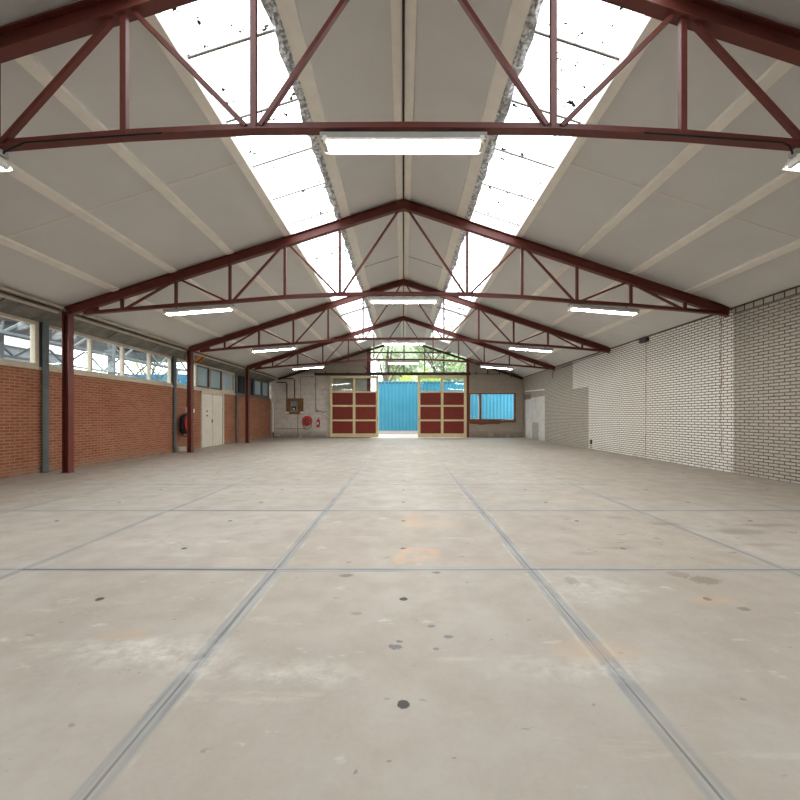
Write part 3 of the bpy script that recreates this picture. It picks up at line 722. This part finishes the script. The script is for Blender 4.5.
# ------------------------------------------------------------------ sliding doors and rail
def make_sliding():
    W = 2.87; t = thing('sliding_door', (0, 23.75, 0), '', 'door', 'red and cream sliding doors')
    x0, x1 = -W/2, W/2; y0, y1 = 23.71, 23.79; xm = 0.0
    f = MB()
    f.box(x0, x0+.155, y0, y1, .03, 3.64); f.box(x1-.155, x1, y0, y1, .03, 3.64)
    f.box(x0+.155, x1-.155, y0, y1, .03, .25); f.box(x0+.155, x1-.155, y0, y1, 3.49, 3.64)
    for z0, z1 in ((2.64, 2.74), (1.82, 1.92), (.97, 1.07)): f.box(x0+.155, x1-.155, y0, y1, z0, z1)
    for z0, z1 in ((.25, .97), (1.07, 1.82), (1.92, 2.64), (2.74, 3.49)): f.box(xm-.075, xm+.075, y0, y1, z0, z1)
    f.build('door_frame', 'door_cream', t, .006)
    for a, c in ((x0+.155, xm-.075), (xm+.075, x1-.155)):
        for z0, z1 in ((.25, .97), (1.07, 1.82), (1.92, 2.64)): box(a, c, 23.735, 23.765, z0, z1).build('door_panel', 'door_red', t)
        box(a, c, 23.747, 23.753, 2.74, 3.49).build('pane', 'glass', t)
    for x in (x0+.3, x1-.3):
        h = MB().box(x-.03, x+.03, 23.735, 23.765, 3.64, 3.70); h.lathe([(.06, -.02), (.06, .02)], (x, 23.75, 3.76), (0,1,0), 16); h.build('roller_hanger', 'dark_steel', t)
    return t
sd = make_sliding(); sd.location.x = -2.90; sd['label'] = 'red panelled cream sliding door left of opening, slid over the brick wall'
MB().tube([(-1.54, 23.71, 1.25), (-1.54, 23.66, 1.25), (-1.54, 23.66, 1.0), (-1.54, 23.71, 1.0)], .012).build('door_handle', 'dark_steel', sd)
s2 = copy_tree(sd); s2.location.x = 2.27; s2['label'] = 'red panelled cream sliding door closing the right half of opening'
for c in list(s2.children):
    if c.name.startswith('door_handle'): bpy.data.objects.remove(c)
MB().tube([(.91, 23.71, 1.25), (.91, 23.66, 1.25), (.91, 23.66, 1.0), (.91, 23.71, 1.0)], .012).build('door_handle', 'dark_steel', s2)
# fix: the handle of the first door was built relative to its moved origin
t = thing('door_rail', (-.6, 23.78, 3.7), 'dark steel rail carrying the two sliding doors', 'rail')
mb = MB(); mb.box(-5.25, 3.95, 23.80, 23.86, 3.67, 3.81); mb.box(-5.25, 3.95, 23.795, 23.80, 3.72, 3.78)
mb.build('rail_beam', 'dark_steel', t)
for x in (-5.2, -4.6, -3.3, -2.2, -.9, .5, 1.8, 3.1, 3.9): box(x-.03, x+.03, 23.8, 24.0, 3.80, 3.89).build('rail_bracket', 'dark_steel', t)
MB().bar((-2.02, 23.83, 3.80), (-2.3, 23.83, 4.22), .05, .05, (0,1,0)).build('rail_brace', 'dark_steel', t)
t = thing('hook_rail', (5.5, 23.94, 3.7), 'thin dark rail with hooks on the far wall above right window', 'rail')
MB().tube([(3.98, 23.93, 3.78), (7.0, 23.93, 3.74)], .016).build('rail_rod', 'dark_pipe', t)
for x, a in ((4.3, .12), (4.98, .2), (5.68, .18), (6.38, -.18), (6.95, .14)): box(x-.03, x+.03, 23.90, 24.0, min(3.76, 3.76+a)-.02, max(3.76, 3.76+a)+.02).build('hook_bracket', 'dark_pipe', t)

# ------------------------------------------------------------------ things on the walls
# hose reel on the brick wall
t = thing('hose_reel', (XL, 14.4, .98), 'red hose reel wound with black hose, on brick behind red column', 'hose reel')
c = (XL+.055, 14.4, .98)
MB().lathe([(.06, -.05), (.06, .03), (.10, .03), (.10, .05), (.27, .05), (.27, .065), (.10, .08), (.05, .20)], c, (1,0,0)).build('rear_drum', 'signal_red', t)
mb = MB()
for k in range(4):
    for ring in range(2):
        r = .31+.032*ring+.004*(k % 2); mb.tube([(XL+.115+.032*k, 14.4+r*math.cos(a*math.pi/16), .98+r*math.sin(a*math.pi/16)) for a in range(32)], .018, 8, True)
mb.tube([(XL+.21, 14.05, .95), (XL+.22, 14.0, .75), (XL+.22, 14.08, .56), (XL+.21, 14.3, .52), (XL+.2, 14.5, .62)], .016)
mb.build('hose', 'black_rubber', t)
MB().lathe([(.30, .20), (.30, .215), (.22, .23), (.08, .235), (.05, .26), (.02, .262)], c, (1,0,0)).build('front_disc', 'signal_red', t)
# hose reel on the far wall
t = thing('hose_reel', (-5.68, YB, 1.0), 'round red hose reel on the far wall beside the extinguisher', 'hose reel')
c = (-5.68, YB, 1.0)
MB().lathe([(.05, 0), (.05, .05), (.28, .05), (.28, .065)], c, (0,-1,0)).build('rear_disc', 'signal_red', t)
mb = MB()
for k in range(3):
    r = .235; mb.tube([(-5.68+r*math.cos(a*math.pi/14), YB-.09-.035*k, 1.0+r*math.sin(a*math.pi/14)) for a in range(28)], .017, 8, True)
mb.tube([(-5.9, YB-.15, .92), (-5.93, YB-.16, .7), (-5.86, YB-.15, .55), (-5.68, YB-.14, .48), (-5.5, YB-.15, .56), (-5.42, YB-.15, .72), (-5.45, YB-.15, .9)], .015)
mb.build('hose', 'black_rubber', t)
MB().lathe([(.285, .19), (.285, .205), (.25, .215), (.13, .22)], c, (0,-1,0)).build('front_disc', 'signal_red', t)
MB().lathe([(.12, .215), (.12, .235), (.07, .25)], c, (0,-1,0)).build('hub_ring', 'black', t)
MB().lathe([(.065, .24), (.065, .265), (.03, .275)], c, (0,-1,0)).build('hub', 'blue_hub', t)
# extinguisher
t = thing('fire_extinguisher', (-5.05, YB, .6), 'red fire extinguisher hung on the far wall right of hose reel', 'extinguisher')
MB().lathe([(.02, 0), (.085, .01), (.09, .03), (.09, .36), (.08, .41), (.035, .45), (.03, .48)], (-5.05, YB-.11, .60), (0,0,1), 20).build('cylinder', 'signal_red', t)
MB().box(-5.075, -5.025, YB-.14, YB-.08, 1.08, 1.12).bar((-5.05, YB-.11, 1.13), (-4.94, YB-.15, 1.17), .025, .015).build('valve_handle', 'black', t)
MB().tube([(-5.02, YB-.13, 1.1), (-4.95, YB-.14, 1.04), (-4.945, YB-.14, .85), (-4.955, YB-.13, .72)], .012).build('discharge_hose', 'black_rubber', t)
box(-5.09, -5.01, YB-.206, YB-.20, .78, .92).build('label_plate', 'white_plastic', t)
box(-5.08, -5.02, YB-.03, YB, .85, 1.0).build('wall_bracket', 'black', t)
# meter board
t = thing('meter_board', (-6.45, YB, 1.4), 'brown wooden board with grey meter box on far wall', 'meter board')
box(-6.97, -5.94, YB-.04, YB, 1.38, 2.32).build('backboard', 'board_wood', t, .006)
mb = box(-6.66, -6.28, YB-.16, YB-.04, 1.52, 2.14).build('meter_box', 'metal_box', t, .012)
box(-6.60, -6.34, YB-.168, YB-.16, 1.62, 1.84).build('meter_window', 'black', mb); MB().lathe([(.06, 0), (.06, .02), (.04, .03)], (-6.47, YB-.168, 1.70), (0,-1,0), 16).build('dial', 'white_plastic', mb)
for a in (-6.98, -6.12): box(a, a+.19, YB-.10, YB-.04, 1.42, 1.53).build('junction_box', 'white_plastic', t, .008)
# conduits of the far wall
def pipe(name, pts, r, mat, label, cat='pipe', group=None):
    return tag(MB().tube(pts, r, 8).build(name, mat), label, cat, group)
yb = YB-.036
pipe('conduit', [(-6.92, yb, 2.32), (-6.92, yb, 3.20), (-7.0, yb, 3.27), (-7.55, yb, 3.28)], .03, 'dark_pipe', 'thick dark conduit bending left from the meter board', 'conduit', 'far wall conduits')
pipe('conduit', [(-6.46, yb, 2.32), (-6.46, yb, 3.42), (-6.55, yb, 3.50), (-7.15, yb, 3.50)], .03, 'dark_pipe', 'thick dark conduit rising from the middle of the meter board', 'conduit', 'far wall conduits')
pipe('conduit', [(-6.10, yb, 2.32), (-6.10, yb, 3.56)], .015, 'grey_pipe', 'thin grey conduit rising from right end of the meter board', 'conduit', 'far wall conduits')
pipe('water_pipe', [(-6.1, yb-.01, 3.60), (-5.25, yb, 3.60), (-5.20, yb, 3.55), (-5.20, yb, 1.62)], .020, 'grey_pipe', 'grey pipe dropping down the far wall between hose reel and sliding door')
t = thing('pipe_tap', (-4.9, YB, 1.5), 'dark branch fitting on far wall above the extinguisher', 'tap')
MB().tube([(-5.18, yb-.02, 1.58), (-4.95, yb-.02, 1.56), (-4.75, yb-.03, 1.48), (-4.55, yb-.03, 1.56)], .022).build('spout', 'grey_pipe', t); box(-5.2, -5.05, YB-.07, YB-.001, 1.53, 1.63).build('flange', 'grey_pipe', t)
pipe('cable', [(-6.28, yb+.015, 1.38), (-6.28, yb+.015, .03)], .012, 'dark_pipe', 'thin dark cable hanging from meter board to the floor', 'cable')
pipe('water_pipe', [(-7.65, yb, .52), (-5.9, yb, .52), (-5.75, yb-.02, .50)], .016, 'dark_pipe', 'low horizontal pipe on far wall leading to the hose reel')
pipe('drain_pipe', [(-7.74, YB-.10, .32), (-7.74, YB-.10, 2.12)], .05, 'white_plastic', 'white upright pipe in the far left corner')
pipe('drain_pipe', [(-7.70, YB-.08, .02), (-7.72, YB-.08, .33)], .035, 'dark_pipe', 'short dark pipe under the white pipe in far left corner')
# switch, cable duct and orange board by the second column
t = thing('wall_switch', (XL+.02, 15.05, 1.4), 'white switch on a dark conduit, on brick right of second red column', 'switch')
box(XL+.005, XL+.07, 15.02, 15.16, 1.38, 1.52).build('switch_box', 'white_plastic', t, .008); MB().tube([(XL+.035, 15.09, 1.52), (XL+.035, 15.09, 3.28)], .028).build('conduit', 'dark_pipe', t)
t = thing('wall_switch', (-7.47, 13.9, 1.4), 'white switch fixed to the side of red column by hose reel', 'switch')
box(-7.465, -7.405, 13.85, 13.95, 1.38, 1.55).build('switch_box', 'white_plastic', t, .006); MB().tube([(-7.435, 13.9, 1.55), (-7.435, 13.9, 3.45)], .02).build('conduit', 'dark_pipe', t)
t = thing('orange_panel', (-7.6, 15.1, 3.3), 'orange brown wooden panel under left gutter beside second column', 'panel')
MB().prism([(-7.44, 3.50), (-7.72, 3.27), (-7.74, 3.29), (-7.46, 3.53)], 'y', 14.75, 15.35).build('panel_board', 'orange_board', t)
MB().prism([(-7.43, 3.49), (-7.71, 3.26), (-7.72, 3.272), (-7.44, 3.502)], 'y', 15.08, 15.16).build('panel_strip', 'dark_rebate', t)
tag(box(-7.66, -7.46, 14.12, 14.45, 3.26, 3.48).build('junction_box', 'metal_box', None, .01), 'grey junction box under the left gutter next to the orange panel', 'junction box')
# right wall bits
tag(box(XR-.09, XR, 11.70, 12.05, 3.42, 3.53).build('beam_stub', 'dark_steel'), 'dark beam stub at the top of the white brick wall', 'bracket')
t = thing('wall_socket', (XR, 15.3, .2), 'small dark socket low on the white brick wall', 'socket')
box(XR-.04, XR, 15.24, 15.36, .20, .36).build('socket_box', 'black', t, .006); MB().tube([(XR-.02, 15.3, .2), (XR-.02, 15.3, .01)], .01).build('cable', 'black_rubber', t)
pipe('conduit', [(XR-.015, 14.1, 3.50), (XR-.015, 16.2, 3.48), (XR-.015, 18.6, 3.42), (XR-.015, 19.2, 3.40), (XR-.015, 19.25, 3.05)], .014, 'dark_pipe', 'thin dark conduit along the top of the right wall', 'conduit')

# ------------------------------------------------------------------ outside
yard = box(-60, 60, YB+.26, 70, -.30, -.012).build('ground', 'yard'); tag(yard, 'pale yard ground outside the far doors', 'ground', kind='structure')
y2 = box(-60, XL-.3, -30, YB+.26, -.30, -.012).build('ground', 'yard'); tag(y2, 'yard ground outside the left windows', 'ground', kind='structure')
t = thing('metal_fence', (2, 29, 0), 'bright blue corrugated metal fence outside the far doors', 'fence')
mb = MB(); vs = []; x = -1.85; pitch = .25
pr = [(0, 0), (.06, 0), (.085, .04), (.19, .04), (.215, 0)]
pts = []
while x < 18: pts += [(x+a, 29.0-b) for a, b in pr]; x += pitch
for px, py in pts: vs += [(px, py, .24), (px, py, 3.78)]
mb.add(vs, [(2*i, 2*i+2, 2*i+3, 2*i+1) for i in range(len(pts)-1)])
fo = mb.build('corrugated_sheet', 'fence', t); sm = fo.modifiers.new('thick', 'SOLIDIFY'); sm.thickness = .004
box(-1.85, 18, 29.0, 29.12, -.01, .24).build('plinth', 'white_wall', t)
mb = MB()
x = -1.78
while x < 18: mb.box(x, x+.13, 28.93, 28.957, 3.62, 3.70); x += .25
mb.build('fixing_row', 'dark_steel', t)
box(-1.85, 18, 29.02, 29.08, 3.55, 3.65).build('back_rail', 'galv', t)

def leaf_tree(nm, base, h, blobs, mat, label, n, trunk=.16, size=.22):
    t = thing(nm, base, label, 'tree', 'trees behind the blue fence' if base[1] > 25 else 'trees beyond the yard')
    b = Vector(base); rnd = random.Random(hash(label) % 1000 if False else int(abs(base[0]*13+base[1]*7)))
    mb = MB(); mb.tube([b, b+Vector((.1, .05, h*.3)), b+Vector((-.1, .1, h*.55)), b+Vector((.1, 0, h*.85))], [trunk, trunk*.8, trunk*.55, trunk*.15], 8)
    for c, r in blobs:
        mb.tube([b+Vector((0, .05, h*.45)), b+Vector(c)*.6+Vector((0,0,h*.2)), b+Vector(c)], [trunk*.45, trunk*.3, trunk*.08], 6)
    mb.build('trunk', 'bark', t)
    vs, fs = [], []
    for c, r in blobs:
        k = int(n*r**2/sum(q**2 for _, q in blobs))
        for _ in range(k):
            d = Vector((rnd.gauss(0,1), rnd.gauss(0,1), rnd.gauss(0,1))).normalized()*r*(rnd.random()**.4)
            p = b+Vector(c)+d; a = Vector((rnd.gauss(0,1), rnd.gauss(0,1), rnd.gauss(0,1))).normalized()
            e = a.cross(Vector((rnd.gauss(0,1), rnd.gauss(0,1), rnd.gauss(0,1)))).normalized(); L = size*rnd.uniform(.6, 1.3)
            i = len(vs); vs += [p-a*L*.5, p+e*L*.28, p+a*L*.5, p-e*L*.28]; fs.append((i, i+1, i+2, i+3))
    MB().add(vs, fs).build('foliage', mat, t)
def blobset(seed, h, w, k, lo=.35):
    r = random.Random(seed); return [((r.uniform(-w, w), r.uniform(-w*.5, w*.5), r.uniform(h*lo, h)), r.uniform(1.0, 1.7)) for _ in range(k)]
leaf_tree('broadleaf_tree', (3.6, 37, 0), 9, blobset(1, 9, 2.6, 15), 'leaf_a', 'pale green leafy tree behind the blue fence, seen through middle of the gable', 16000, size=.3)
leaf_tree('broadleaf_tree', (-1.4, 33.0, 0), 8, [((-.9, .2, 6.6), 1.3), ((.6, 0, 7.6), 1.2), ((1.6, .4, 6.3), 1.1)], 'leaf_b', 'thin grey green tree with dark trunk behind left end of the opening', 1500, .22)
leaf_tree('broadleaf_tree', (8.4, 38, 0), 9, blobset(3, 9, 2.4, 13), 'leaf_b', 'grey green tree behind blue fence at the right of the gable glass', 12000, size=.3)
leaf_tree('broadleaf_tree', (-.2, 43, 0), 10, blobset(9, 10, 2.4, 12, .5), 'leaf_a', 'pale tree far behind the blue fence under the ridge', 9000, size=.32)
leaf_tree('yellow_shrub', (1.2, 31.0, 0), 4.4, [((-.8, 0, 3.9), .75), ((.4, .1, 4.1), .8), ((1.3, 0, 3.8), .7)], 'leaf_c', 'yellow green shrub peeping over the blue fence in the open doorway', 1800, .08, .16)

# neighbouring canopy seen through the left windows
t = thing('canopy', (-13, 17, 0), 'grey steel canopy with lattice beams outside the left strip windows', 'canopy')
for x in (-11.2, -15.5):
    for y in (9.5, 15.5, 21.5, 27.5): box(x-.09, x+.09, y-.09, y+.09, -.012, 4.5).build('canopy_post', 'galv', t)
    mb = MB(); mb.box(x-.06, x+.06, 6, 28, 4.40, 4.52); mb.box(x-.05, x+.05, 6, 28, 3.55, 3.63)
    y = 6.5; up = True
    while y < 27:
        mb.bar((x, y, 3.6 if up else 4.42), (x, y+1.2, 4.42 if up else 3.6), .06, .06, (1,0,0)); y += 1.2; up = not up
    mb.build('lattice_beam', 'galv', t)
mb = MB()
for x, z in ((-11.6, 4.6), (-12.6, 4.7), (-13.6, 4.78), (-14.6, 4.86)): mb.box(x-.03, x+.03, 6, 28, z, z+.09)
mb.build('canopy_purlin', 'galv', t)
mb = MB(); vs = []; n = 140
for i in range(n+1): vs += [(-13.2, 6+22*i/n, 4.98+.02*(i % 2)), (-18.2, 6+22*i/n, 5.02+.02*(i % 2))]
mb.add(vs, [(2*i, 2*i+1, 2*i+3, 2*i+2) for i in range(n)]); o = mb.build('canopy_roof', 'roof_sheet', t); sm = o.modifiers.new('thick', 'SOLIDIFY'); sm.thickness = .01
for y in (9.5, 15.5, 21.5): MB().bar((-11.2, y, 4.45), (-15.5, y, 4.85), .08, .14).build('cross_beam', 'galv', t)
t = thing('shed', (-24, 18, 0), 'low grey shed with white roof edge beyond the canopy', 'shed')
box(-28, -21, 8, 25, -.012, 5.0).build('shed_wall', 'shed_grey', t)
MB().prism([(-28.2, 5.0), (-20.8, 5.0), (-20.8, 5.5), (-24.5, 5.9), (-28.2, 5.5)], 'y', 7.8, 25.2).build('shed_roof', 'shed_white', t)
t = thing('shipping_container', (-19, 34, 0), 'blue container standing beyond the canopy', 'container')
mb = MB(); vs = []; pts = []
for i in range(40): pts += [(-22+.15*i, 31.0+(0 if i % 2 else .05))]
for px, py in pts: vs += [(px, py, .1), (px, py, 4.5)]
mb.add(vs, [(2*i, 2*i+2, 2*i+3, 2*i+1) for i in range(len(pts)-1)]); mb.box(-22, -16.1, 31.06, 34, -.012, 4.5); mb.build('container_body', 'cont_blue', t)
leaf_tree('broadleaf_tree', (-24, 38, 0), 9, blobset(5, 9, 3.5, 14), 'leaf_a', 'green tree outside seen through the third pane of the second strip window', 4000)
leaf_tree('broadleaf_tree', (-31, 30, 0), 9, blobset(6, 9, 3.5, 12), 'leaf_b', 'grey green tree beyond the white roofed shed', 3000)

# ------------------------------------------------------------------ sky, camera, view
w = bpy.data.worlds.new('World'); S.world = w; w.use_nodes = True; nt = w.node_tree
for n in list(nt.nodes): nt.nodes.remove(n)
b = NB(nt); out = nt.nodes.new('ShaderNodeOutputWorld'); bg = b.n('ShaderNodeBackground')
tc = b.n('ShaderNodeTexCoord'); cl_ = b.noise(tc.outputs['Generated'], 2.2, 5)
nt.links.new(b.mix(b.rng(cl_, .3, .7), (.86, .93, 1.0), (1.0, .985, .96)), bg.inputs[0]); bg.inputs[1].default_value = 3.9
nt.links.new(bg.outputs[0], out.inputs[0])

cam = bpy.data.cameras.new('camera'); co = bpy.data.objects.new('camera', cam); COL.objects.link(co)
co.location = (0, 0, 1.2165); co.rotation_euler = (math.pi/2, 0, 0)
cam.sensor_width = 36; cam.lens = 404*36/800; cam.shift_x = -3.5/800; cam.shift_y = 17/800; cam.clip_start = .05; cam.clip_end = 300
S.camera = co
vs_ = S.view_settings; vs_.view_transform = 'Standard'; vs_.look = 'None'; vs_.gamma = 1.0; vs_.use_curve_mapping = False; vs_.exposure = 0.54
S.cycles.max_bounces = 8; S.cycles.diffuse_bounces = 5; S.cycles.transparent_max_bounces = 16; S.cycles.use_denoising = True
